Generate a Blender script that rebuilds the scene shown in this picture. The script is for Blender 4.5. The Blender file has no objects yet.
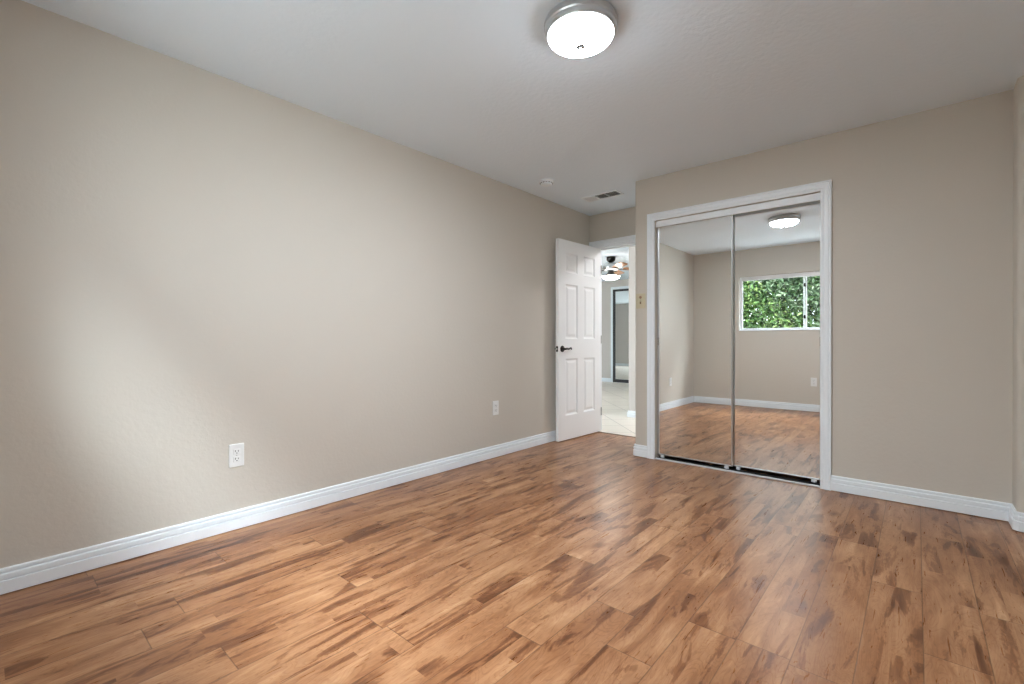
import bpy, bmesh, math, random
from mathutils import Vector, Matrix
S = bpy.context.scene
COL = S.collection
random.seed(7)
PI = math.pi

# ------------------------------------------------------------------ camera, sky, exposure
F_PX = 462.83
cam = bpy.data.cameras.new('camera')
cam_o = bpy.data.objects.new('camera', cam); COL.objects.link(cam_o)
cam.sensor_fit = 'HORIZONTAL'; cam.sensor_width = 36.0; cam.lens = 36.0 * F_PX / 1024.0
cam.clip_start = 0.01; cam.clip_end = 200
cam_o.location = (0, 0, 1.0195)
cam_o.rotation_euler = (math.radians(90 - 0.182), math.radians(0.05), math.radians(41.165))
S.camera = cam_o

world = bpy.data.worlds.new('overcast_sky'); S.world = world
world.use_nodes = True
wn = world.node_tree
bg = wn.nodes['Background']
SKY, SKY_BAND = 5.6, 40.0       # plain overcast sky, and an added bright band shaped to light wall and floor
def wmath(op, a, b=None, c=None):
    nd = wn.nodes.new('ShaderNodeMath'); nd.operation = op
    for k, v in enumerate((a, b, c)):
        if v is None: continue
        if isinstance(v, (int, float)): nd.inputs[k].default_value = v
        else: wn.links.new(v, nd.inputs[k])
    return nd.outputs[0]
def wstep(v, a, b):
    nd = wn.nodes.new('ShaderNodeMapRange'); nd.interpolation_type = 'SMOOTHSTEP'
    wn.links.new(v, nd.inputs['Value']); nd.inputs['From Min'].default_value = a; nd.inputs['From Max'].default_value = b
    return nd.outputs['Result']
tc = wn.nodes.new('ShaderNodeTexCoord'); sp = wn.nodes.new('ShaderNodeSeparateXYZ'); wn.links.new(tc.outputs['Generated'], sp.inputs[0])
dx_, dy_, dz_ = sp.outputs
elev = wmath('ARCTAN2', dz_, wmath('MULTIPLY', dy_, -1.0))          # height of the added bright band above the garden side
band = wmath('MULTIPLY', wstep(elev, 0.76, 0.98), wmath('SUBTRACT', 1.0, wstep(elev, 1.16, 1.34)))
band = wmath('MULTIPLY', band, wmath('MULTIPLY', wstep(dx_, -0.35, 0.15), wmath('SUBTRACT', 1.0, wstep(dx_, 0.80, 0.95))))
wn.links.new(wmath('MULTIPLY_ADD', band, SKY_BAND, SKY), bg.inputs['Strength'])
bg.inputs['Color'].default_value = (0.88, 0.96, 1.06, 1)

sun = bpy.data.lights.new('sun', 'SUN'); sun.energy = 13.0; sun.angle = math.radians(1.5); sun.color = (1.0, 0.97, 0.92)
sun_o = bpy.data.objects.new('sun', sun); COL.objects.link(sun_o)      # high, from over the roof on to the garden
sun_o.rotation_euler = Vector((-0.2, -0.45, -0.87)).to_track_quat('-Z', 'Y').to_euler()

S.view_settings.view_transform = 'Standard'
S.view_settings.look = 'None'
S.view_settings.gamma = 1
S.view_settings.use_curve_mapping = False
S.view_settings.exposure = 0.44
S.cycles.max_bounces = 14
S.cycles.diffuse_bounces = 7
S.cycles.glossy_bounces = 6
S.cycles.transparent_max_bounces = 12
S.cycles.sample_clamp_indirect = 8
S.cycles.use_denoising = True

LAMP_EMIT = 245.0
FAN_EMIT = 40.0
ADDED_LAMP_EMIT = 190.0  # strength of the unseen lamp added in the hall

# ------------------------------------------------------------------ room dimensions (metres)
H = 2.42           # bedroom ceiling
XL = -2.773        # face of left wall
YB = -0.05         # face of window wall
YC = 3.793         # face of closet wall
XC = -1.8765       # outer corner of closet
YD = 4.50          # face of door wall
XJ, YJ = 0.405, 3.63   # small jog at the right end of the closet wall
XR = 0.95          # face of right wall
HL = 2.48          # ceiling beyond the door

# ------------------------------------------------------------------ node helpers
class NT:
    def __init__(self, mat):
        self.t = mat.node_tree; self.n = self.t.nodes; self.l = self.t.links
    def node(self, typ, **kw):
        nd = self.n.new(typ)
        for k, v in kw.items(): setattr(nd, k, v)
        return nd
    def put(self, sock, v):
        if isinstance(v, bpy.types.NodeSocket): self.l.new(v, sock)
        elif isinstance(v, (tuple, list)) and len(v) == 3 and sock.type == 'RGBA': sock.default_value = (*v, 1)
        else: sock.default_value = v
    def m(self, op, a, b=None, c=None, clamp=False):
        nd = self.node('ShaderNodeMath', operation=op, use_clamp=clamp)
        self.put(nd.inputs[0], a)
        if b is not None: self.put(nd.inputs[1], b)
        if c is not None: self.put(nd.inputs[2], c)
        return nd.outputs[0]
    def xyz(self, x, y, z=0.0):
        nd = self.node('ShaderNodeCombineXYZ')
        self.put(nd.inputs[0], x); self.put(nd.inputs[1], y); self.put(nd.inputs[2], z)
        return nd.outputs[0]
    def vadd(self, a, b):
        nd = self.node('ShaderNodeVectorMath', operation='ADD')
        self.put(nd.inputs[0], a); self.put(nd.inputs[1], b); return nd.outputs[0]
    def noise(self, vec, scale=1.0, detail=2.0, rough=0.5, dist=0.0):
        nd = self.node('ShaderNodeTexNoise')
        self.put(nd.inputs['Vector'], vec)
        nd.inputs['Scale'].default_value = scale; nd.inputs['Detail'].default_value = detail
        nd.inputs['Roughness'].default_value = rough; nd.inputs['Distortion'].default_value = dist
        return nd.outputs['Fac']
    def white(self, vec):
        nd = self.node('ShaderNodeTexWhiteNoise', noise_dimensions='3D')
        self.put(nd.inputs['Vector'], vec); return nd.outputs['Value'], nd.outputs['Color']
    def smooth(self, v, a, b):
        nd = self.node('ShaderNodeMapRange', interpolation_type='SMOOTHSTEP')
        self.put(nd.inputs['Value'], v)
        nd.inputs['From Min'].default_value = a; nd.inputs['From Max'].default_value = b
        return nd.outputs['Result']
    def mix(self, f, a, b, blend='MIX'):
        nd = self.node('ShaderNodeMix', data_type='RGBA', blend_type=blend)
        self.put(nd.inputs[0], f); self.put(nd.inputs[6], a); self.put(nd.inputs[7], b)
        return nd.outputs[2]
    def ramp(self, f, stops):
        nd = self.node('ShaderNodeValToRGB'); e = nd.color_ramp.elements
        while len(e) < len(stops): e.new(0.5)
        for q, (p, c) in zip(e, stops): q.position = p; q.color = (*c, 1)
        self.put(nd.inputs[0], f); return nd.outputs[0]
    def bump(self, h, strength=0.2, dist=0.01):
        nd = self.node('ShaderNodeBump')
        nd.inputs['Strength'].default_value = strength; nd.inputs['Distance'].default_value = dist
        self.put(nd.inputs['Height'], h); return nd.outputs[0]

def mat(name, color=(0.8, 0.8, 0.8), rough=0.5, metal=0.0, spec=0.5, emit=None, grain=None, vary=0.0, glow=None):
    """plain principled surface; grain = (scale, strength) of a fine noise bump, vary = slight mottling of the colour"""
    m = bpy.data.materials.new(name); m.use_nodes = True
    t = NT(m); b = t.n['Principled BSDF']
    b.inputs['Base Color'].default_value = (*color, 1)
    b.inputs['Roughness'].default_value = rough; b.inputs['Metallic'].default_value = metal
    b.inputs['Specular IOR Level'].default_value = spec
    pos = t.node('ShaderNodeNewGeometry').outputs['Position']
    if vary:
        f = t.noise(pos, 2.3, 3)
        c2 = tuple(min(1, c * (1 + vary)) for c in color); c1 = tuple(c * (1 - vary) for c in color)
        t.put(b.inputs['Base Color'], t.mix(f, c1, c2))
    if grain:
        t.put(b.inputs['Normal'], t.bump(t.noise(pos, grain[0], 3), grain[1], 0.004))
    if emit and glow:
        sep = t.node('ShaderNodeSeparateXYZ'); t.l.new(t.node('ShaderNodeTexCoord').outputs['Object'], sep.inputs[0])
        t.put(b.inputs['Emission Color'], (*emit[0], 1))
        t.put(b.inputs['Emission Strength'], t.m('MULTIPLY_ADD', t.smooth(t.m('MULTIPLY', sep.outputs[2], -1.0), glow[0], glow[1]), emit[1], emit[1] * 0.07))
    elif emit:
        b.inputs['Emission Color'].default_value = (*emit[0], 1)
        b.inputs['Emission Strength'].default_value = emit[1]
    return m

M = {}
M['wall'] = mat('greige_wall_paint', (0.59, 0.553, 0.493), 0.62, spec=0.3, grain=(55, 0.25), vary=0.012)
M['ceiling'] = mat('white_ceiling_paint', (0.78, 0.88, 0.975), 0.8, spec=0.2, grain=(38, 0.5), vary=0.01)
M['trim'] = mat('white_trim_paint', (0.83, 0.88, 0.92), 0.38, spec=0.4, grain=(20, 0.015))
M['door'] = mat('white_door_paint', (0.90, 0.92, 0.935), 0.42, spec=0.4, grain=(90, 0.06))
M['hallwall'] = mat('light_hall_paint', (0.62, 0.58, 0.55), 0.65, spec=0.3, grain=(55, 0.2))
M['plastic'] = mat('white_plastic', (0.78, 0.79, 0.78), 0.35, grain=(60, 0.03))
M['enamel'] = mat('white_enamel', (0.82, 0.89, 0.95), 0.5, grain=(60, 0.03))
M['slot'] = mat('dark_slot', (0.03, 0.03, 0.035), 0.6, grain=(60, 0.03))
M['almond'] = mat('almond_plastic', (0.58, 0.52, 0.36), 0.4, grain=(60, 0.03))
M['almond_dark'] = mat('shadowed_switch_slot', (0.16, 0.10, 0.05), 0.5, grain=(60, 0.03))  # darker brown stands in for the shadow inside the slot
M['chrome'] = mat('polished_aluminium', (0.62, 0.64, 0.66), 0.18, 1.0, grain=(120, 0.03))
M['alu'] = mat('pale_aluminium', (0.66, 0.68, 0.70), 0.5, 0.35, grain=(120, 0.03))
M['alu2'] = mat('satin_aluminium', (0.60, 0.62, 0.64), 0.28, 0.9, grain=(120, 0.03))
M['nickel'] = mat('brushed_nickel', (0.60, 0.62, 0.64), 0.30, 1.0, grain=(160, 0.06))
M['knob'] = mat('grey_metal_knob', (0.16, 0.16, 0.16), 0.5, 0.0, grain=(120, 0.03))
M['black_metal'] = mat('oil_rubbed_bronze', (0.022, 0.02, 0.02), 0.32, 0.6, grain=(120, 0.03))
M['steel'] = mat('satin_steel', (0.5, 0.5, 0.5), 0.35, 1.0, grain=(120, 0.03))
M['mirror'] = mat('silvered_mirror', (0.90, 0.915, 0.91), 0.0, 1.0)
M['lampglass'] = mat('lit_opal_glass', (0.9, 0.88, 0.84), 0.25, emit=((0.92, 0.985, 1.05), LAMP_EMIT), grain=(30, 0.02), glow=(0.068, 0.098))
M['addedglass'] = mat('added_lamp_glass', (0.9, 0.88, 0.84), 0.25, emit=((0.96, 0.96, 0.975), ADDED_LAMP_EMIT), grain=(30, 0.02), glow=(0.068, 0.098))
M['fanglass'] = mat('lit_fan_glass', (0.9, 0.9, 0.88), 0.25, emit=((1.0, 0.94, 0.86), FAN_EMIT), grain=(30, 0.02), glow=(0.270, 0.315))
M['vinyl'] = mat('white_window_vinyl', (0.78, 0.79, 0.80), 0.4, grain=(40, 0.03))
M['dark'] = mat('closet_shade_board', (0.03, 0.03, 0.03), 0.9, grain=(40, 0.05))  # near-black: the darkness of the closet is put into the colour
M['blackframe'] = mat('black_metal_frame', (0.03, 0.03, 0.032), 0.4, 0.3, grain=(40, 0.05))
M['stucco'] = mat('beige_stucco', (0.6, 0.55, 0.47), 0.9, grain=(30, 0.4))
M['bark'] = mat('brown_bark', (0.16, 0.11, 0.07), 0.9, grain=(25, 0.6), vary=0.2)
M['vent_dark'] = mat('duct_interior', (0.10, 0.10, 0.10), 0.8, grain=(40, 0.05))

def laminate():
    m = bpy.data.materials.new('applewood_laminate'); m.use_nodes = True
    t = NT(m); b = t.n['Principled BSDF']
    sep = t.node('ShaderNodeSeparateXYZ'); t.l.new(t.node('ShaderNodeNewGeometry').outputs['Position'], sep.inputs[0])
    x, y = sep.outputs[0], sep.outputs[1]
    W, L = 0.16, 1.22
    px = t.m('MULTIPLY_ADD', x, 1 / W, 0.142 / W + 60); i = t.m('FLOOR', px); fx = t.m('FRACT', px)
    r1, _ = t.white(t.xyz(i, 3.7, 1.1))
    py = t.m('ADD', t.m('MULTIPLY_ADD', y, 1 / L, 20), r1); j = t.m('FLOOR', py); fy = t.m('FRACT', py)
    r2, rc2 = t.white(t.xyz(i, j, 5.3))
    # printed strips inside a plank: two across, cut at random lengths
    sxp = t.m('MULTIPLY_ADD', x, 2 / W, 0.142 * 2 / W + 120); si = t.m('FLOOR', sxp)
    r3, _ = t.white(t.xyz(si, j, 9.1))
    syp = t.m('ADD', t.m('MULTIPLY_ADD', y, 1 / 1.05, 40), t.m('MULTIPLY', r3, 7.0)); sj = t.m('FLOOR', syp)
    r4, rc4 = t.white(t.xyz(si, sj, t.m('MULTIPLY', j, 0.37)))
    off = t.xyz(t.m('MULTIPLY', r2, 40.0), t.m('MULTIPLY', r1, 31.0), 0.0)
    offs = t.vadd(off, t.xyz(t.m('MULTIPLY', r4, 23.0), t.m('MULTIPLY', r4, 57.0), 0.0))
    base = t.vadd(t.xyz(t.m('MULTIPLY', x, 5.0), t.m('MULTIPLY', y, 1.2), 0.0), off)
    soft = t.noise(base, 1.0, 3, 0.5, 1.4)
    blot_v = t.vadd(t.xyz(t.m('MULTIPLY', x, 10.0), t.m('MULTIPLY', y, 1.7), 0.0), offs)
    curl = t.noise(t.vadd(t.xyz(t.m('MULTIPLY', x, 26.0), t.m('MULTIPLY', y, 9.5), 7.0), offs), 1.0, 6, 0.62, 2.2)
    blot = t.m('ADD', t.noise(blot_v, 1.0, 6, 0.55, 1.1), t.m('MULTIPLY', t.m('SUBTRACT', curl, 0.5), 0.22))
    dark = t.m('MULTIPLY', t.smooth(blot, 0.535, 0.59), t.m('MULTIPLY_ADD', t.smooth(blot, 0.53, 0.72), 0.5, 0.5))
    light = t.m('SUBTRACT', 1.0, t.smooth(blot, 0.34, 0.45))
    grain = t.noise(t.vadd(t.xyz(t.m('MULTIPLY', x, 90.0), t.m('MULTIPLY', y, 7.0), 0.0), off), 1.0, 3, 0.6, 0.8)
    lines = t.noise(t.vadd(t.xyz(t.m('MULTIPLY', x, 120.0), t.m('MULTIPLY', y, 1.6), 2.0), off), 1.0, 2, 0.5, 0.6)
    fig = t.noise(t.vadd(t.xyz(t.m('MULTIPLY', x, 6.0), t.m('MULTIPLY', y, 1.3), 3.0), offs), 1.0, 2, 0.45, 2.2)
    rings = t.m('MULTIPLY', t.smooth(t.m('SINE', t.m('MULTIPLY', fig, 120.0)), 0.55, 1.0), -2.2)
    vor = t.node('ShaderNodeTexVoronoi'); vor.inputs['Scale'].default_value = 1.0      # knots
    t.put(vor.inputs['Vector'], t.vadd(t.xyz(t.m('MULTIPLY', x, 3.4), t.m('MULTIPLY', y, 1.7), 0.0), off))
    knot = t.m('SUBTRACT', 1.0, t.smooth(vor.outputs['Distance'], 0.015, 0.13))
    tone = t.m('ADD', t.m('MULTIPLY', t.m('SUBTRACT', soft, 0.5), 0.65), t.m('MULTIPLY', t.m('SUBTRACT', r2, 0.5), 0.09))
    tone = t.m('ADD', tone, t.m('MULTIPLY', t.m('SUBTRACT', r4, 0.5), 0.08))
    tone = t.m('ADD', tone, t.m('MULTIPLY', rings, 0.028))
    tone = t.m('ADD', tone, t.m('MULTIPLY', t.m('SUBTRACT', grain, 0.5), 0.06))
    tone = t.m('ADD', tone, t.m('MULTIPLY', t.m('SUBTRACT', lines, 0.5), 0.16))
    tone = t.m('ADD', tone, t.m('MULTIPLY', t.m('SUBTRACT', curl, 0.5), 0.30))
    tone = t.m('SUBTRACT', tone, t.m('MULTIPLY', dark, 0.36))
    tone = t.m('ADD', tone, t.m('MULTIPLY', light, 0.12))
    tone = t.m('SUBTRACT', tone, t.m('MULTIPLY', knot, 0.36))
    tone = t.m('ADD', tone, 0.605, clamp=True)
    col = t.ramp(tone, [(0.0, (0.052, 0.017, 0.006)), (0.26, (0.136, 0.049, 0.018)), (0.52, (0.270, 0.115, 0.048)), (0.76, (0.425, 0.222, 0.110)), (1.0, (0.62, 0.40, 0.230))])
    ex = t.m('MINIMUM', fx, t.m('SUBTRACT', 1.0, fx)); ey = t.m('MINIMUM', fy, t.m('SUBTRACT', 1.0, fy))
    sx_ = t.smooth(ex, 0.004, 0.016); sy_ = t.smooth(ey, 0.0006, 0.0022)
    seam = t.m('MULTIPLY', sx_, sy_)
    col = t.mix(t.m('MULTIPLY_ADD', seam, 0.55, 0.45), (0.07, 0.032, 0.015), col)
    t.put(b.inputs['Base Color'], col)
    t.put(b.inputs['Roughness'], t.m('MULTIPLY_ADD', grain, 0.10, 0.24))
    b.inputs['Specular IOR Level'].default_value = 0.38
    h = t.m('ADD', t.m('MULTIPLY', seam, 0.6), t.m('MULTIPLY', grain, 0.10))
    t.put(b.inputs['Normal'], t.bump(h, 0.20, 0.0022))
    return m
M['laminate'] = laminate()

def tile():
    m = bpy.data.materials.new('cream_stone_tile'); m.use_nodes = True
    t = NT(m); b = t.n['Principled BSDF']
    pos = t.node('ShaderNodeNewGeometry').outputs['Position']
    rot = t.node('ShaderNodeVectorRotate', rotation_type='Z_AXIS'); rot.inputs['Angle'].default_value = math.radians(45)
    t.l.new(pos, rot.inputs['Vector'])
    br = t.node('ShaderNodeTexBrick', offset=0.0, squash=1.0)
    t.l.new(rot.outputs[0], br.inputs['Vector'])
    for k, v in (('Scale', 1.0), ('Mortar Size', 0.006), ('Brick Width', 0.42), ('Row Height', 0.42), ('Mortar Smooth', 0.2)): br.inputs[k].default_value = v
    br.inputs['Color1'].default_value = (0.82, 0.755, 0.66, 1); br.inputs['Color2'].default_value = (0.78, 0.715, 0.62, 1)
    br.inputs['Mortar'].default_value = (0.40, 0.36, 0.31, 1)
    f = t.noise(pos, 7, 4, 0.6)
    t.put(b.inputs['Base Color'], t.mix(t.m('MULTIPLY', f, 0.35), br.outputs['Color'], (0.68, 0.63, 0.56)))
    b.inputs['Roughness'].default_value = 0.3
    return m
M['tile'] = tile()

def leafmat(name, c1, c2, c3):
    m = bpy.data.materials.new(name); m.use_nodes = True
    t = NT(m); b = t.n['Principled BSDF']
    r = t.node('ShaderNodeNewGeometry').outputs['Random Per Island']
    col = t.ramp(r, [(0, c1), (0.55, c2), (1, c3)])
    t.put(b.inputs['Base Color'], col)
    b.inputs['Roughness'].default_value = 0.45
    b.inputs['Transmission Weight'].default_value = 0.0
    tr = t.node('ShaderNodeBsdfTranslucent'); t.put(tr.inputs['Color'], col)
    mx = t.node('ShaderNodeMixShader'); mx.inputs[0].default_value = 0.35
    t.l.new(b.outputs[0], mx.inputs[1]); t.l.new(tr.outputs[0], mx.inputs[2])
    t.l.new(mx.outputs[0], t.n['Material Output'].inputs['Surface'])
    return m
M['leaf'] = leafmat('fresh_green_leaves', (0.026, 0.065, 0.018), (0.075, 0.165, 0.040), (0.22, 0.31, 0.11))
M['leaf2'] = leafmat('grey_green_leaves', (0.028, 0.062, 0.026), (0.085, 0.15, 0.07), (0.23, 0.29, 0.20))

def panemat():
    m = bpy.data.materials.new('clear_window_glass'); m.use_nodes = True
    t = NT(m); t.n.remove(t.n['Principled BSDF'])
    tr = t.node('ShaderNodeBsdfTransparent'); tr.inputs['Color'].default_value = (0.95, 0.97, 0.96, 1)
    gl = t.node('ShaderNodeBsdfGlossy'); gl.inputs['Roughness'].default_value = 0.02
    fr = t.node('ShaderNodeFresnel'); 
    t.put(fr.inputs['IOR'], t.m('MULTIPLY_ADD', t.node('ShaderNodeNewGeometry').outputs['Backfacing'], 1 / 1.45 - 1.45, 1.45))   # same reflection on both faces of the thin pane
    mx = t.node('ShaderNodeMixShader')
    t.l.new(fr.outputs[0], mx.inputs[0]); t.l.new(tr.outputs[0], mx.inputs[1]); t.l.new(gl.outputs[0], mx.inputs[2])
    t.l.new(mx.outputs[0], t.n['Material Output'].inputs['Surface'])
    return m
M['pane'] = panemat()

def groundmat():
    m = bpy.data.materials.new('garden_ground'); m.use_nodes = True  # unseen ground, kept pale to bounce daylight up to the ceiling
    t = NT(m); b = t.n['Principled BSDF']
    pos = t.node('ShaderNodeNewGeometry').outputs['Position']
    t.put(b.inputs['Base Color'], t.mix(t.noise(pos, 5, 5), (0.38, 0.37, 0.35), (0.50, 0.49, 0.47)))
    b.inputs['Roughness'].default_value = 0.95
    return m
M['pale_ground'] = groundmat()

# ------------------------------------------------------------------ mesh helpers
def new(): return bmesh.new()

def box(bm, lo, hi, bev=0.0, seg=2):
    c = [(a + b) / 2 for a, b in zip(lo, hi)]; s = [abs(b - a) for a, b in zip(lo, hi)]
    r = bmesh.ops.create_cube(bm, size=1.0, matrix=Matrix.Translation(c) @ Matrix.Diagonal((*s, 1)))
    if bev:
        es = list({e for v in r['verts'] for e in v.link_edges})
        bmesh.ops.bevel(bm, geom=es, offset=min(bev, min(s) * 0.49), segments=seg, profile=0.5, affect='EDGES')

def prism(bm, poly, z0, z1):
    a = [bm.verts.new((x, y, z0)) for x, y in poly]; b = [bm.verts.new((x, y, z1)) for x, y in poly]
    n = len(poly)
    bm.faces.new(a[::-1]); bm.faces.new(b)
    for i in range(n): bm.faces.new((a[i], a[(i + 1) % n], b[(i + 1) % n], b[i]))

def arc(cx, cy, r, a0, a1, n=6):
    return [(cx + r * math.cos(math.radians(a0 + (a1 - a0) * k / n)), cy + r * math.sin(math.radians(a0 + (a1 - a0) * k / n))) for k in range(n + 1)]

def lathe(bm, prof, center=(0, 0, 0), seg=48, axis='Z'):
    """prof = [(radius, height)]; revolve round an axis through center"""
    def P(r, h, a):
        c, s = r * math.cos(a), r * math.sin(a)
        v = {'Z': (c, s, h), 'X': (h, c, s), 'Y': (c, h, s)}[axis]
        return tuple(p + q for p, q in zip(v, center))
    rings = []
    for r, h in prof:
        if r < 1e-6: rings.append([bm.verts.new(P(0, h, 0))])
        else: rings.append([bm.verts.new(P(r, h, 2 * PI * k / seg)) for k in range(seg)])
    for A, B in zip(rings, rings[1:]):
        if len(A) == 1 and len(B) == 1: continue
        for k in range(seg):
            k2 = (k + 1) % seg
            if len(A) == 1: bm.faces.new((A[0], B[k2], B[k]))
            elif len(B) == 1: bm.faces.new((A[k], A[k2], B[0]))
            else: bm.faces.new((A[k], A[k2], B[k2], B[k]))
    for R, flip in ((rings[0], True), (rings[-1], False)):
        if len(R) > 1: bm.faces.new(R[::-1] if flip else R)

def tube(bm, pts, rad, seg=12):
    pts = [Vector(p) for p in pts]
    rads = rad if isinstance(rad, (list, tuple)) else [rad] * len(pts)
    rings = []
    up = None
    for k, p in enumerate(pts):
        d = (pts[min(k + 1, len(pts) - 1)] - pts[max(k - 1, 0)]).normalized()
        if up is None:
            up = Vector((0, 0, 1)) if abs(d.z) < 0.9 else Vector((1, 0, 0))
        a = d.cross(up).normalized(); b = a.cross(d).normalized(); up = b
        rings.append([bm.verts.new(p + (a * math.cos(2 * PI * q / seg) + b * math.sin(2 * PI * q / seg)) * rads[k]) for q in range(seg)])
    for A, B in zip(rings, rings[1:]):
        for q in range(seg): bm.faces.new((A[q], A[(q + 1) % seg], B[(q + 1) % seg], B[q]))
    bm.faces.new(rings[0][::-1]); bm.faces.new(rings[-1])

def sweep(bm, path, prof, mp):
    """mitred sweep: path in a plane, prof = [(offset to the left of the path, height)], mp(u, v, h) -> xyz"""
    n = len(path); nor = []
    def ln(a, b):
        d = Vector((b[0] - a[0], b[1] - a[1])).normalized(); return Vector((-d.y, d.x))
    for k in range(n):
        if k == 0: m = ln(path[0], path[1])
        elif k == n - 1: m = ln(path[-2], path[-1])
        else:
            a, b = ln(path[k - 1], path[k]), ln(path[k], path[k + 1]); m = (a + b); m = m / max(0.2, m.dot(a))
        nor.append(m)
    rings = [[bm.verts.new(mp(p[0] + m.x * w, p[1] + m.y * w, h)) for w, h in prof] for p, m in zip(path, nor)]
    q = len(prof)
    for A, B in zip(rings, rings[1:]):
        for k in range(q): bm.faces.new((A[k], A[(k + 1) % q], B[(k + 1) % q], B[k]))
    bm.faces.new(rings[0][::-1]); bm.faces.new(rings[-1])

def obj(name, bm, m, parent=None, smooth=None, loc=None):
    bmesh.ops.recalc_face_normals(bm, faces=bm.faces[:])
    me = bpy.data.meshes.new(name); bm.to_mesh(me); bm.free()
    me.materials.append(m)
    if smooth is not None:
        me.shade_smooth()
        try: me.set_sharp_from_angle(angle=math.radians(smooth))
        except Exception: pass
    o = bpy.data.objects.new(name, me); COL.objects.link(o)
    if parent is not None: o.parent = parent
    if loc: o.location = loc
    return o

def tag(o, label, cat=None, group=None, kind=None):
    o['label'] = label
    if cat: o['category'] = cat
    if group: o['group'] = group
    if kind: o['kind'] = kind
    return o

def thing(name, label, cat, loc=(0, 0, 0), group=None, rotz=0.0, kind=None):
    o = bpy.data.objects.new(name, None); COL.objects.link(o)
    o.empty_display_size = 0.1
    o.location = loc; o.rotation_euler = (0, 0, rotz)
    return tag(o, label, cat, group, kind)

def struct(name, bm, m, label, smooth=None):
    o = obj(name, bm, m, None, smooth); return tag(o, label, kind='structure')

# ------------------------------------------------------------------ bedroom shell
bm = new(); box(bm, (-2.93, YB - 0.11, -0.12), (1.10, YD, 0)); struct('floor', bm, M['laminate'], 'brown applewood plank laminate floor of the bedroom')
bm = new(); box(bm, (-2.93, YB - 0.11, H), (1.10, YD + 0.12, H + 0.15)); struct('ceiling', bm, M['ceiling'], 'plain white textured bedroom ceiling')
bm = new(); box(bm, (XL - 0.15, YB - 0.11, 0), (XL, YD + 0.12, H)); struct('wall_left', bm, M['wall'], 'long bare greige wall on the left')
# back wall with window opening
WX0, WX1, WZ0, WZ1 = -2.05, -0.31, 1.165, 2.005
bm = new()
y0, y1 = YB - 0.11, YB
box(bm, (XL, y0, 0), (WX0, y1, H)); box(bm, (WX1, y0, 0), (XR, y1, H))
box(bm, (WX0, y0, 0), (WX1, y1, WZ0)); box(bm, (WX0, y0, WZ1), (WX1, y1, H))
struct('wall_back', bm, M['wall'], 'greige wall with the window, seen in the closet mirrors')
bm = new(); box(bm, (XR, YB - 0.11, 0), (XR + 0.15, YC + 0.11, H)); struct('wall_right', bm, M['wall'], 'greige side wall on the right, out of view')
# closet wall, with the return beside the bedroom door
OX0, OX1, OZ = -1.69, -0.498, 2.043
T = 0.11; R_ = 0.022
bm = new()
prism(bm, arc(XC + R_, YC + R_, R_, 180, 270) + [(OX0, YC), (OX0, YC + T), (XC + T, YC + T), (XC + T, YD), (XC, YD)], 0, H)
box(bm, (OX0, YC, OZ), (OX1, YC + T, H))
prism(bm, [(OX1, YC), (XJ, YC)] + arc(XJ + R_, YJ + R_, R_, 180, 270) + [(XR, YJ), (XR, YC + T), (OX1, YC + T)], 0, H)
struct('wall_closet', bm, M['wall'], 'greige wall with the mirrored closet opening', 40)
# door wall
DX0, DX1, DZ = -2.709, -1.944, 2.058
bm = new()
box(bm, (XL, YD, 0), (DX0, YD + 0.12, H)); box(bm, (DX1, YD, 0), (1.10, YD + 0.12, H)); box(bm, (DX0, YD, DZ), (DX1, YD + 0.12, H))
struct('wall_door', bm, M['wall'], 'greige wall above the open bedroom door')

# baseboards
BB = [(0, 0.0045), (0.017, 0.0045), (0.017, 0.052), (0.0165, 0.055), (0.0085, 0.0565), (0.0085, 0.0625), (0.0150, 0.064), (0.0145, 0.079), (0.0125, 0.083), (0.0055, 0.0845), (0.0055, 0.0895), (0.0105, 0.091), (0.0095, 0.100), (0.006, 0.104), (0, 0.104)]
def baseboard(name, path, label, m=None, k=1.0):
    bm = new(); sweep(bm, path, [(w, h * k) for w, h in BB], lambda u, v, h: (u, v, h)); return struct(name, bm, m or M['trim'], label)
baseboard('baseboard_left', [(XL, YD - 0.001), (XL, YB + 0.001)], 'white moulded baseboard along the long left wall')
baseboard('baseboard_back', [(XL + 0.0155, YB), (XR - 0.0155, YB)], 'white moulded baseboard under the window')
baseboard('baseboard_right', [(XR, YB + 0.001), (XR, YJ - 0.0155)], 'white moulded baseboard along the side wall on the right')
baseboard('baseboard_closet', [(XR - 0.001, YJ), (XJ + 0.012, YJ), (XJ, YJ + 0.012), (XJ, YC), (OX1 + 0.063, YC)], 'white moulded baseboard to the right of the closet')
baseboard('baseboard_corner', [(OX0 - 0.063, YC), (XC + 0.012, YC), (XC, YC + 0.012), (XC, YD - 0.02)], 'white moulded baseboard wrapping the closet corner')

# casings
CAS = [(0, 0), (0.063, 0), (0.063, 0.018), (0.055, 0.019), (0.052, 0.0135), (0.048, 0.0135), (0.045, 0.0175), (0.024, 0.0150), (0.021, 0.0105), (0.017, 0.0105), (0.014, 0.0135), (0.004, 0.0115), (0, 0.009)]
bm = new(); sweep(bm, [(OX0, 0.001), (OX0, OZ), (OX1, OZ), (OX1, 0.001)], CAS, lambda u, v, h: (u, YC - h, v)); struct('trim_closet', bm, M['trim'], 'white moulded casing around the mirrored closet')
def doorcase(name, label, ysurf, sgn):
    bm = new(); sweep(bm, [(DX0, 0.001), (DX0, DZ), (DX1, DZ), (DX1, 0.001)], CAS, lambda u, v, h: (u, ysurf + sgn * h, v)); return struct(name, bm, M['trim'], label)
doorcase('trim_door', 'white moulded casing over the open bedroom door', YD, -1)
doorcase('trim_hall', 'white door casing on the hall side', YD + 0.12, 1)
bm = new()  # door jamb lining with stop
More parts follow.
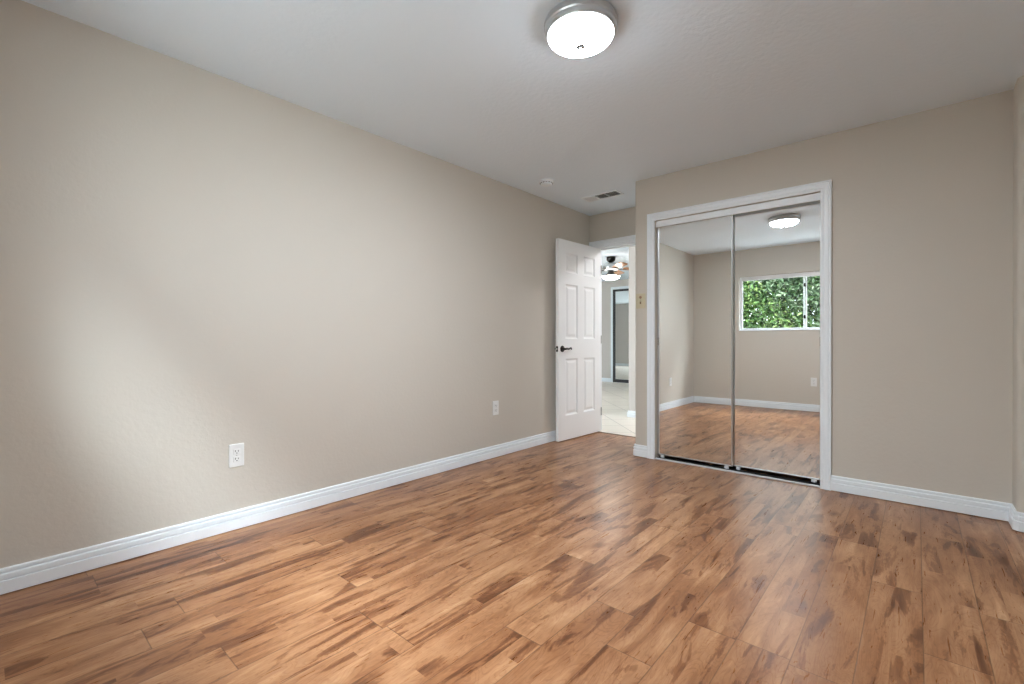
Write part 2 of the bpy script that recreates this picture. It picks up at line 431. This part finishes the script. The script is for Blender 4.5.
box(bm, (DX0, YD - 0.004, 0.001), (DX0 + 0.018, YD + 0.124, DZ)); box(bm, (DX1 - 0.018, YD - 0.004, 0.001), (DX1, YD + 0.124, DZ))
box(bm, (DX0 + 0.018, YD - 0.004, DZ - 0.018), (DX1 - 0.018, YD + 0.124, DZ))
box(bm, (DX0 + 0.018, YD + 0.045, 0.001), (DX0 + 0.030, YD + 0.085, DZ - 0.018)); box(bm, (DX1 - 0.030, YD + 0.045, 0.001), (DX1 - 0.018, YD + 0.085, DZ - 0.018))
box(bm, (DX0 + 0.030, YD + 0.045, DZ - 0.030), (DX1 - 0.030, YD + 0.085, DZ - 0.018))
struct('trim_jamb', bm, M['trim'], 'white door jamb lining of the bedroom doorway')
bm = new(); box(bm, (DX0 + 0.018, YD - 0.002, 0.0), (DX1 - 0.018, YD + 0.022, 0.005), 0.002); struct('trim_threshold', bm, mat('dark_threshold', (0.16, 0.11, 0.08), 0.4, grain=(40, .1)), 'thin dark threshold strip between laminate and tile')

# closet interior
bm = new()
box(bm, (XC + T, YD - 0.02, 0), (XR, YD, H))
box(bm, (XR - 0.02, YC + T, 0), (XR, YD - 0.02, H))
struct('wall_closet_interior', bm, M['dark'], 'shade-coloured back of the closet behind the mirrors')
bm = new(); box(bm, (OX0, YC + 0.019, 1.990), (OX1, YC + 0.036, OZ - 0.001), 0.002); box(bm, (OX0, YC + 0.036, 2.03), (OX1, YC + T, OZ - 0.001))
struct('trim_header', bm, M['trim'], 'white valance hiding the top track above the closet mirrors')

# ------------------------------------------------------------------ window
w = thing('window_1', 'white sliding window over green foliage, seen in the mirrored closet doors', None, kind='structure')
fy0, fy1 = YB - 0.105, YB - 0.045
bm = new(); f = 0.022
box(bm, (WX0, fy0, WZ0), (WX0 + f, fy1, WZ1), .003); box(bm, (WX1 - f, fy0, WZ0), (WX1, fy1, WZ1), .003)
box(bm, (WX0 + f, fy0, WZ0), (WX1 - f, fy1, WZ0 + f), .003); box(bm, (WX0 + f, fy0, WZ1 - 2 * f), (WX1 - f, fy1, WZ1), .003)
obj('window_frame', bm, M['vinyl'], w)
xm = -1.18
def sash(xa, xb, ya, yb, s):
    bm = new(); z0, z1 = WZ0 + f, WZ1 - 2 * f
    box(bm, (xa, ya, z0), (xa + s, yb, z1), .003); box(bm, (xb - s, ya, z0), (xb, yb, z1), .003)
    box(bm, (xa + s, ya, z0), (xb - s, yb, z0 + s), .003); box(bm, (xa + s, ya, z1 - s), (xb - s, yb, z1), .003)
    o = obj('sash', bm, M['vinyl'], w)
    bm = new(); box(bm, (xa + s - .004, (ya + yb) / 2 - .002, z0 + s - .004), (xb - s + .004, (ya + yb) / 2 + .002, z1 - s + .004)); obj('pane', bm, M['pane'], o)
    return o
sash(xm - 0.024, WX1 - f, fy0 + 0.006, fy0 + 0.028, 0.018)
s1 = sash(WX0 + f, xm + 0.024, fy0 + 0.032, fy0 + 0.054, 0.018)
for zz in (1.36, 1.82):
    bm = new(); box(bm, (xm - 0.012, fy0 + 0.054, zz - 0.025), (xm + 0.012, fy0 + 0.070, zz + 0.025), .004); l_ = obj('latch', bm, M['black_metal'], s1); l_['label'] = 'small dark window latch'
bm = new(); box(bm, (WX0, fy1, WZ0), (WX1, YB + 0.012, WZ0 + 0.012), .003); obj('window_sill', bm, M['trim'], w)

# ------------------------------------------------------------------ bedroom door, swung open against the left wall
DW, DH, DT = 0.76, 2.03, 0.035
d = thing('door_1', 'white six panel door standing open against the left wall', None, (-2.652, 4.535, 0.010), kind='structure')
free = Vector((-2.687, 3.776)); hin = Vector((-2.652, 4.535))
ang = math.atan2(free.y - hin.y, free.x - hin.x)
d.rotation_euler = (0, 0, ang)     # local +x runs from the hinge to the free edge; local y: room face at y=0, back at y=-DT (towards the wall)
# local +y points (after rotation by about -92 deg) to +x world, i.e. into the room
ST, MS = 0.115, 0.105
pw = (DW - 2 * ST - MS) / 2
cols = [(ST, ST + pw), (ST + pw + MS, DW - ST)]
rows = [(0.245, 0.825), (1.025, 1.585), (1.70, 1.905)]
bm = new()
def slab(x0, x1, z0, z1): box(bm, (x0, -DT, z0), (x1, 0, z1))
slab(0, ST, 0, DH); slab(DW - ST, DW, 0, DH); slab(ST + pw, ST + pw + MS, 0, DH)
zs = [0] + [q for r in rows for q in r] + [DH]
for cx0, cx1 in cols:
    for k in range(0, len(zs), 2): slab(cx0, cx1, zs[k], zs[k + 1])
bmesh.ops.remove_doubles(bm, verts=bm.verts[:], dist=1e-5)
obj('slab', bm, M['door'], d)
for cx0, cx1 in cols:
    for z0, z1 in rows:
        bm = new()
        for sgn, yf in ((1, 0.0), (-1, -DT)):
            rings = []
            for ins, dep in ((0, 0), (0.004, 0.0015), (0.012, 0.008), (0.018, 0.0095), (0.026, 0.0095), (0.046, 0.003), (0.049, 0.0025)):
                yy = yf - sgn * dep
                rings.append([bm.verts.new((a, yy, b)) for a, b in ((cx0 + ins, z0 + ins), (cx1 - ins, z0 + ins), (cx1 - ins, z1 - ins), (cx0 + ins, z1 - ins))])
            for A, B in zip(rings, rings[1:]):
                for k in range(4): bm.faces.new((A[k], A[(k + 1) % 4], B[(k + 1) % 4], B[k]))
            bm.faces.new(rings[-1])
        obj('panel', bm, M['door'], d)
HX, HZ = DW - 0.062, 0.925
for sgn, yf in ((1, 0.0), (-1, -DT)):
    bm = new()
    lathe(bm, [(0.0, 0), (0.033, 0), (0.033, 0.004 * sgn), (0.030, 0.008 * sgn), (0.020, 0.011 * sgn), (0.012, 0.014 * sgn), (0.011, 0.046 * sgn), (0.0, 0.048 * sgn)], (HX, yf, HZ), 28, 'Y')
    hd = obj('door_handle', bm, M['black_metal'], d, 40); hd['label'] = 'dark bronze door handle'
    bm = new()
    yy = yf + 0.042 * sgn
    tube(bm, [(HX + 0.012, yy, HZ), (HX, yy, HZ), (HX - 0.03, yy, HZ + 0.002), (HX - 0.055, yy, HZ - 0.002), (HX - 0.08, yy - 0.003 * sgn, HZ + 0.006), (HX - 0.098, yy - 0.008 * sgn, HZ + 0.010), (HX - 0.112, yy - 0.012 * sgn, HZ + 0.002), (HX - 0.118, yy - 0.014 * sgn, HZ - 0.006)], [0.010, 0.012, 0.011, 0.009, 0.0085, 0.008, 0.0075, 0.006], 12)
    obj('lever', bm, M['black_metal'], hd, 60)
bm = new(); box(bm, (DW - 0.001, -DT / 2 - 0.0125, HZ - 0.028), (DW + 0.0012, -DT / 2 + 0.0125, HZ + 0.028), .001); lp = obj('latch_plate', bm, M['black_metal'], d); lp['label'] = 'dark latch plate on the door edge'
bm = new(); box(bm, (DW + 0.001, -DT / 2 - 0.007, HZ - 0.009), (DW + 0.010, -DT / 2 + 0.007, HZ + 0.009), .003); obj('bolt', bm, M['steel'], lp)
for hz in (0.22, 1.02, 1.80):
    bm = new(); lathe(bm, [(0, 0), (0.007, 0), (0.007, 0.09), (0, 0.09)], (-0.006, 0.004, hz - 0.045), 14); obj('hinge', bm, M['steel'], d, 40)

# ------------------------------------------------------------------ sliding mirrored closet doors
def mirror_door(label, x0, x1, y, pull_x, twist=0.0):
    z0, z1 = 0.036, 2.026
    t = thing('sliding_mirror_door', label, 'closet door', ((x0 + x1) / 2, y, 0.012), group='mirrored sliding closet doors')
    ox, oy, oz = t.location
    def L(v): return (v[0] - ox, v[1] - oy, v[2] - oz)
    bm = new(); s = 0.011; D_ = 0.022
    for a, b in (((x0, y, z0), (x0 + s, y + D_, z1)), ((x1 - s, y, z0), (x1, y + D_, z1)), ((x0 + s, y, z0), (x1 - s, y + D_, z0 + 0.010)), ((x0 + s, y, z1 - 0.012), (x1 - s, y + D_, z1))):
        box(bm, L(a), L(b), .0025)
    fr = obj('frame', bm, M['alu2'], t); fr['label'] = 'slim polished metal edge frame'
    bm = new(); box(bm, L((x0 + s - .002, y + 0.004, z0 + 0.007)), L((x1 - s + .002, y + 0.010, z1 - 0.010))); obj('mirror', bm, M['mirror'], t)
    bm = new(); box(bm, L((x0 + s - .002, y + 0.0105, z0 + 0.007)), L((x1 - s + .002, y + 0.016, z1 - 0.010))); obj('backing_board', bm, M['dark'], t)
    bm = new(); box(bm, L((pull_x - 0.006, y - 0.004, 0.98)), L((pull_x + 0.006, y + 0.002, 1.045)), .003); obj('finger_pull', bm, M['chrome'], t)
    t.rotation_euler = (0, 0, twist)
    for rx in (x0 + 0.045, x1 - 0.045):
        bm = new()
        box(bm, L((rx - 0.016, y + 0.001, 0.0150)), L((rx + 0.016, y + 0.008, z0 + 0.004)), .001)
        lathe(bm, [(0, 0), (0.011, 0), (0.011, 0.005), (0, 0.005)], L((rx, y - 0.003, 0.0245)), 18, 'Y')
        obj('roller', bm, M['alu'], t, 40)
    return t
MY1, MY2 = YC + 0.040, YC + 0.072
mirror_door('left mirrored sliding closet door, the one in front reflecting the bare wall corner', OX0 + 0.004, -1.076, MY1, OX0 + 0.010)
mirror_door('right mirrored sliding closet door reflecting the window and ceiling lamp', -1.090, OX1 - 0.003, MY2, OX1 - 0.009, 0.005)
t = thing('door_track', 'low metal floor track under the mirrored closet doors', 'door track', ((OX0 + OX1) / 2, YC + 0.06, 0))
hx = (OX1 - OX0) / 2
bm = new(); box(bm, (-hx, -0.046, 0), (hx, 0.045, 0.003)); box(bm, (-hx, -0.052, 0.0), (hx, -0.042, 0.013), .002); obj('base_plate', bm, M['alu'], t)
for yy in (-0.0105, 0.0215):
    bm = new(); box(bm, (-hx, yy - 0.0015, 0.003), (hx, yy + 0.0015, 0.0115)); obj('rail', bm, M['black_metal'], t)

# ------------------------------------------------------------------ ceiling lamp
def flush_lamp(label, x, y, z, glass):
    t = thing('ceiling_lamp', label, 'ceiling lamp', (x, y, z))
    bm = new(); lathe(bm, [(0, 0), (0.150, 0), (0.158, -0.004), (0.160, -0.010), (0.160, -0.030), (0.1555, -0.036), (0.1555, -0.050), (0.1505, -0.058), (0.1440, -0.060), (0, -0.056)], seg=72); obj('rim', bm, M['nickel'], t, 35)
    bm = new(); prof = [(0.1445 * math.cos(a), -0.060 - 0.042 * math.sin(a)) for a in [k * PI / 2 / 14 for k in range(14)]] + [(0, -0.102)]
    lathe(bm, [(0, -0.059)] + prof, seg=72); obj('glass_bowl', bm, glass, t, 60)
    bm = new(); lathe(bm, [(0, -0.098), (0.010, -0.1005), (0.0205, -0.1095), (0.0195, -0.1115), (0.0080, -0.1135), (0.0095, -0.1185), (0.0070, -0.1225), (0, -0.1235)], seg=24); obj('finial', bm, M['knob'], t, 40)
    return t
flush_lamp('round flush ceiling lamp with lit white glass and brushed nickel ring', -1.115, 1.735, H, M['lampglass'])
flush_lamp('added unseen ceiling lamp in the hall, lighting the open door', -1.5, 5.38, HL, M['addedglass'])  # lamp added past the doorway to brighten the door and alcove

# ------------------------------------------------------------------ smoke detector, air vent
t = thing('smoke_detector', 'small round white smoke detector on the ceiling near the air vent', 'smoke detector', (-2.455, 3.268, H))
bm = new(); lathe(bm, [(0, 0), (0.066, 0), (0.066, -0.008), (0.060, -0.011), (0, -0.011)], seg=40); obj('base', bm, M['enamel'], t, 40)
bm = new(); lathe(bm, [(0, -0.011), (0.056, -0.011), (0.056, -0.018), (0.050, -0.030), (0.036, -0.036), (0, -0.037)], seg=40); c_ = obj('cover', bm, M['enamel'], t, 30)
bm = new()
for k in range(14):
    a = 2 * PI * k / 14
    mtx = Matrix.Rotation(a, 4, 'Z') @ Matrix.Translation((0.0545, 0, -0.021))
    bmesh.ops.create_cube(bm, size=1, matrix=mtx @ Matrix.Diagonal((0.004, 0.014, 0.006, 1)))
obj('sensing_slots', bm, M['vent_dark'], c_)
bm = new(); lathe(bm, [(0, -0.036), (0.010, -0.036), (0.009, -0.040), (0, -0.040)], (0.012, -0.015, 0), 18); obj('test_button', bm, M['enamel'], t, 40)

VX0, VX1, VY0, VY1 = -2.49, -2.10, 3.868, 4.035
t = thing('air_vent', 'white rectangular air vent with three louvre sections on the ceiling', 'air vent', ((VX0 + VX1) / 2, (VY0 + VY1) / 2, H))
a, b = (VX1 - VX0) / 2, (VY1 - VY0) / 2
bm = new(); e_ = 0.024
box(bm, (-a, -b, -0.007), (a, -b + e_, 0), .002); box(bm, (-a, b - e_, -0.007), (a, b, 0), .002)
box(bm, (-a, -b + e_, -0.007), (-a + e_, b - e_, 0), .002); box(bm, (a - e_, -b + e_, -0.007), (a, b - e_, 0), .002)
sec = (2 * a - 2 * e_) / 3
for k in (1, 2): box(bm, (-a + e_ + sec * k - 0.006, -b + e_, -0.007), (-a + e_ + sec * k + 0.006, b - e_, 0), .001)
obj('frame', bm, M['enamel'], t)
bm = new(); box(bm, (-a + e_, -b + e_, -0.0005), (a - e_, b - e_, 0)); obj('duct_opening', bm, M['vent_dark'], t)
for k in range(3):
    bm = new()
    n = 6
    for q in range(n):
        xx = -a + e_ + sec * k + sec * (q + 0.5) / n
        tilt = -50 if k == 0 else 50
        mtx = Matrix.Translation((xx, 0, -0.0065)) @ Matrix.Rotation(math.radians(tilt), 4, 'Y')
        bmesh.ops.create_cube(bm, size=1, matrix=mtx @ Matrix.Diagonal((0.011 if k else 0.021, 2 * b - 2 * e_, 0.0012, 1)))
    obj('louvre', bm, M['enamel'], t)

# ------------------------------------------------------------------ wall outlets and switch; local frame: x across, y out of wall, z up
def on_wall(t, w_): t.rotation_euler = (0, 0, w_)
def outlet(label, loc, rot):
    t = thing('wall_outlet', label, 'wall outlet', loc, 'white duplex wall outlets', rot)
    bm = new(); box(bm, (-0.0375, -0.006, -0.062), (0.0375, 0.0, 0.062), .0035); obj('cover_plate', bm, M['plastic'], t)
    for zz in (0.0205, -0.0205):
        bm = new(); box(bm, (-0.017, -0.0085, zz - 0.0145), (0.017, -0.0055, zz + 0.0145), .005, 3); r = obj('receptacle', bm, M['plastic'], t)
        bm = new(); box(bm, (-0.0085, -0.0090, zz - 0.001), (-0.0055, -0.0080, zz + 0.0085)); box(bm, (0.0055, -0.0090, zz - 0.001), (0.0085, -0.0080, zz + 0.007))
        lathe(bm, [(0, -0.0090), (0.0028, -0.0090), (0.0028, -0.0080), (0, -0.0080)], (0, 0, zz - 0.0075), 12, 'Y')
        obj('socket_slots', bm, M['slot'], r)
    bm = new(); lathe(bm, [(0, -0.0068), (0.0028, -0.0068), (0.0028, -0.0055), (0, -0.0055)], (0, 0, 0), 12, 'Y'); obj('screw', bm, M['steel'], t)
    return t
outlet('white wall outlet at the edge of the window light on the left wall', (XL, 0.9025, 0.400), PI / 2)
outlet('white wall outlet low on the left wall, nearer the open door', (XL, 2.95, 0.430), PI / 2)
outlet('white wall outlet under the window, seen only in the right closet mirror', (-1.062, YB, 0.425), PI)

t = thing('light_switch', 'almond toggle switch plate between the closet corner and closet casing', 'light switch', (-1.818, YC, 1.364))
bm = new(); box(bm, (-0.044, -0.007, -0.065), (0.044, 0, 0.065), .004); obj('cover_plate', bm, M['almond'], t)
bm = new(); box(bm, (-0.006, -0.0078, -0.026), (0.006, -0.0065, 0.000)); s_ = obj('toggle_slot', bm, M['almond_dark'], t)
bm = new(); box(bm, (-0.0045, -0.020, -0.008), (0.0045, -0.006, 0.005), .002); obj('toggle', bm, M['almond'], t)
bm = new(); lathe(bm, [(0, -0.007), (0.012, -0.007), (0.012, -0.010), (0.009, -0.013), (0.005, -0.014), (0, -0.014)], (0, 0, 0.032), 22, 'Y'); k_ = obj('indicator_ring', bm, mat('brown_ring', (0.30, 0.19, 0.13), 0.4, grain=(60, .03)), t, 40)

# ------------------------------------------------------------------ hall and living room beyond the door
X0, X1, Y0, Y1 = -10.5, 1.1, 3.4, 10.12
HX2, HY2 = -2.88, 5.65
bm = new(); prism(bm, [(X0, Y0), (XL - 0.15, Y0), (XL - 0.15, YD), (X1, YD), (X1, HY2), (HX2, HY2), (HX2, Y1), (X0, Y1)], -0.12, -0.001); struct('floor_hall', bm, M['tile'], 'pale cream tile floor beyond the bedroom door')
bm = new(); prism(bm, [(X0, Y0), (XL - 0.15, Y0), (XL - 0.15, YD + 0.12), (X1, YD + 0.12), (X1, HY2 + 0.12), (HX2 + 0.12, HY2 + 0.12), (HX2 + 0.12, Y1 + 0.12), (X0, Y1 + 0.12)], HL, HL + 0.1); struct('ceiling_hall', bm, M['ceiling'], 'white ceiling beyond the bedroom door')
bm = new(); prism(bm, [(X1, HY2), (X1, HY2 + 0.12), (HX2 + 0.12, HY2 + 0.12), (HX2 + 0.12, Y1), (HX2, Y1), (HX2, HY2)], 0, HL); struct('wall_hall', bm, M['hallwall'], 'pale hall wall just beyond the bedroom door')
bm = new(); box(bm, (X1, YD, 0), (X1 + 0.1, HY2 + 0.12, HL)); box(bm, (-2.923, YD + 0.12, H), (X1, YD + 0.13, HL)); struct('wall_hall_end', bm, M['hallwall'], 'closed end of the hall, out of view')
bm = new(); box(bm, (X0, Y1, 0), (HX2 + 0.12, Y1 + 0.12, HL)); struct('wall_far', bm, M['hallwall'], 'pale far wall with the black framed mirror door')
# south wall of the living room, with a wide glazed opening added to light it
PX0, PX1, PZ = -7.9, -4.4, 2.3
bm = new(); box(bm, (X0, Y0 - 0.12, 0), (PX0, Y0, HL)); box(bm, (PX1, Y0 - 0.12, 0), (XL - 0.15, Y0, HL)); box(bm, (PX0, Y0 - 0.12, PZ), (PX1, Y0, HL)); struct('wall_south', bm, M['hallwall'], 'pale living room wall with the added patio doors, seen only in the far mirror')
bm = new(); box(bm, (X0 - 0.12, Y0 - 0.12, 0), (X0, Y1 + 0.12, HL)); struct('wall_west', bm, M['hallwall'], 'pale living room side wall, out of view')
bm = new(); box(bm, (XL - 0.162, Y0, 0), (XL - 0.15, YD + 0.12, HL)); struct('wall_partition', bm, M['hallwall'], 'living room face of the bedroom wall, out of view')
w = thing('window_added', 'unseen glazed patio doors added to light the living room', None, kind='structure')
bm = new()
for xx in (PX0, (PX0 + PX1) / 2 - 0.03, PX1 - 0.06): box(bm, (xx, Y0 - 0.09, 0), (xx + 0.06, Y0 - 0.03, PZ), .003)
box(bm, (PX0 + .06, Y0 - 0.09, 0), (PX1 - .06, Y0 - 0.03, 0.06)); box(bm, (PX0 + .06, Y0 - 0.09, PZ - 0.06), (PX1 - .06, Y0 - 0.03, PZ)); obj('window_frame', bm, M['vinyl'], w)
for xa, xb in ((PX0 + .06, (PX0 + PX1) / 2 - .03), ((PX0 + PX1) / 2 + .03, PX1 - .06)):
    bm = new(); box(bm, (xa, Y0 - 0.062, 0.06), (xb, Y0 - 0.058, PZ - 0.06)); obj('pane', bm, M['pane'], w)
baseboard('baseboard_hall', [(X1 - 0.001, HY2), (HX2, HY2), (HX2, Y1 - 0.02)], 'white baseboard on the hall wall beyond the door', k=0.85)
# framed mirror door on the far wall
FX0, FX1, FZ = -5.565, -3.70, 2.255
baseboard('baseboard_far', [(FX0 - 0.062, Y1), (X0 + 0.01, Y1)], 'white baseboard on the far wall left of the mirror door', k=0.9)
baseboard('baseboard_south', [(X0 + 0.001, Y0), (PX0, Y0)], 'white baseboard of the living room, seen only in the far mirror')
bm = new(); sweep(bm, [(FX0, 0.001), (FX0, FZ), (FX1, FZ), (FX1, 0.001)], CAS, lambda u, v, h: (u, Y1 - h, v)); struct('trim_far', bm, M['trim'], 'white casing around the black framed mirror door')
t = thing('framed_mirror_door', 'far mirror door in a black frame, seen through the bedroom doorway', 'mirror door', ((FX0 + FX1) / 2, Y1, 0.004))
hw = (FX1 - FX0) / 2
bm = new(); fw = 0.062
box(bm, (-hw, -0.03, 0), (-hw + fw, -0.001, FZ - .006), .003); box(bm, (hw - fw, -0.03, 0), (hw, -0.001, FZ - .006), .003)
box(bm, (-hw + fw, -0.03, 0), (hw - fw, -0.001, fw + .015), .003); box(bm, (-hw + fw, -0.03, FZ - .006 - fw * .8), (hw - fw, -0.001, FZ - .006), .003)
obj('frame', bm, M['blackframe'], t)
bm = new(); box(bm, (-hw + fw - .003, -0.018, fw), (hw - fw + .003, -0.006, FZ - fw * .8)); obj('mirror', bm, M['mirror'], t)

# ceiling fan
fan = thing('ceiling_fan', 'wood bladed ceiling fan with lit bowl, seen through the bedroom doorway', 'ceiling fan', (-4.03, 7.24, HL - 0.04))
bm = new(); lathe(bm, [(0, 0.04), (0.075, 0.04), (0.075, -0.015), (0.060, -0.040), (0.030, -0.055), (0.030, -0.075), (0, -0.075)], seg=32); obj('canopy', bm, M['black_metal'], fan, 40)
bm = new(); lathe(bm, [(0, -0.070), (0.060, -0.072), (0.120, -0.090), (0.140, -0.120), (0.140, -0.165), (0.115, -0.195), (0.070, -0.205), (0, -0.205)], seg=40); obj('motor_housing', bm, M['nickel'], fan, 40)
bm = new(); lathe(bm, [(0, -0.205), (0.050, -0.205), (0.055, -0.240), (0.075, -0.262), (0.120, -0.280), (0.120, -0.296), (0, -0.296)], seg=32); obj('light_kit', bm, M['black_metal'], fan, 40)
bm = new(); lathe(bm, [(0, -0.292)] + [(0.150 * math.cos(k * PI / 16), -0.300 - 0.062 * math.sin(k * PI / 16)) for k in range(8)] + [(0, -0.363)], seg=40); obj('glass_bowl', bm, M['fanglass'], fan, 60)
M['fanwood'] = mat('fan_blade_wood', (0.44, 0.20, 0.085), 0.4, grain=(30, 0.1), vary=0.15)
for k in range(5):
    a_ = math.radians(30 + 72 * k)
    rot = Matrix.Rotation(a_, 4, 'Z')
    bm = new()
    pts = []
    for s, hw_ in ((0.21, 0.045), (0.26, 0.058), (0.45, 0.068), (0.60, 0.072), (0.645, 0.060), (0.66, 0.030)): pts.append((s, hw_))
    poly = [(s, h_) for s, h_ in pts] + [(s, -h_) for s, h_ in pts[::-1]]
    prism(bm, poly, -0.004, 0.004)
    bmesh.ops.transform(bm, matrix=rot @ Matrix.Translation((0, 0, -0.175)) @ Matrix.Rotation(math.radians(-13), 4, 'X'), verts=bm.verts[:])
    bl = obj('blade', bm, M['fanwood'], fan)
    bm = new(); box(bm, (0.125, -0.014, -0.004), (0.25, 0.014, 0.004), .002); box(bm, (0.23, -0.035, -0.0095), (0.27, 0.035, -0.0045), .002)
    bmesh.ops.transform(bm, matrix=rot @ Matrix.Translation((0, 0, -0.182)), verts=bm.verts[:])
    obj('blade_arm', bm, M['black_metal'], bl)

# ------------------------------------------------------------------ outdoors
bm = new(); box(bm, (-30, -30, -0.5), (20, 30, -0.15)); g_ = struct('ground', bm, M['pale_ground'], 'garden ground outside, out of view')
bm = new(); box(bm, (-3.6, YB - 0.11, H + 0.15), (1.9, Y0 - 0.12, H + 0.25)); struct('roof', bm, M['stucco'], 'flat roof over the bedroom, out of view')

rnd = random.Random(4)
HXR, HYR, HZ0, HZ1 = 2.9, 0.8, 0.2, 3.05
t = thing('garden_hedge', 'tall leafy green hedge outside the window, seen in the right closet mirror', 'hedge', (-2.2, -4.35, -0.15))
for k in range(5):
    bm = new(); cx = -2.3 + 1.15 * k
    tube(bm, [(cx, 0, 0), (cx + 0.02, 0.01, 0.6), (cx - 0.03, 0, 1.6), (cx + 0.02, 0.03, 2.6)], [0.07, 0.055, 0.04, 0.015], 10)
    for q in range(5):
        a_ = rnd.uniform(0, 2 * PI); zb = rnd.uniform(0.5, 1.8)
        tube(bm, [(cx, 0, zb), (cx + .28 * math.cos(a_), .25 * math.sin(a_), zb + .35), (cx + .5 * math.cos(a_), .45 * math.sin(a_), zb + .8)], [0.03, 0.02, 0.008], 8)
    obj('trunk', bm, M['bark'], t, 60)
verts, faces, mi = [], [], []
zc, rz = (HZ0 + HZ1) / 2, (HZ1 - HZ0) / 2
for k in range(62000):
    while True:
        u = Vector((rnd.uniform(-1, 1), rnd.uniform(-1, 1), rnd.uniform(-1, 1)))
        if 0.03 < abs(u.x) ** 8 + abs(u.y) ** 3.5 + abs(u.z) ** 3.5 < 1: break
    c = Vector((u.x * HXR, u.y * HYR, zc + u.z * rz + rnd.uniform(-.08, .08)))
    L_ = rnd.uniform(0.07, 0.135); W_ = L_ * rnd.uniform(0.32, 0.48)
    ax = Vector((rnd.gauss(0, 1), rnd.gauss(0, 1), rnd.gauss(-0.3, .7))).normalized()
    sd = ax.cross(Vector((rnd.gauss(0, .6), rnd.gauss(0.5, .6), rnd.gauss(0.6, .6))))
    if sd.length < 1e-3: continue
    sd.normalize(); nn = sd.cross(ax)
    i0 = len(verts)
    for s_, w_ in ((0, 0), (.3, .9), (.6, 1), (1, 0), (.6, -1), (.3, -.9)):
        verts.append(c + ax * (L_ * s_) + sd * (W_ * .5 * w_) + nn * (0.012 * abs(w_) - 0.03 * s_ * s_))
    faces += [(i0, i0 + 1, i0 + 2, i0 + 3), (i0, i0 + 3, i0 + 4, i0 + 5)]
    g = 1 if math.sin(c.x * 2.1 + c.z * 2.7 + 0.8) + rnd.gauss(0, .5) > 0.1 else 0       # patches of the greyer foliage
    mi += [g, g]
me = bpy.data.meshes.new('foliage'); me.from_pydata(verts, [], faces); me.materials.append(M['leaf']); me.materials.append(M['leaf2'])
me.polygons.foreach_set('material_index', mi)
o = bpy.data.objects.new('foliage', me); COL.objects.link(o); o.parent = t
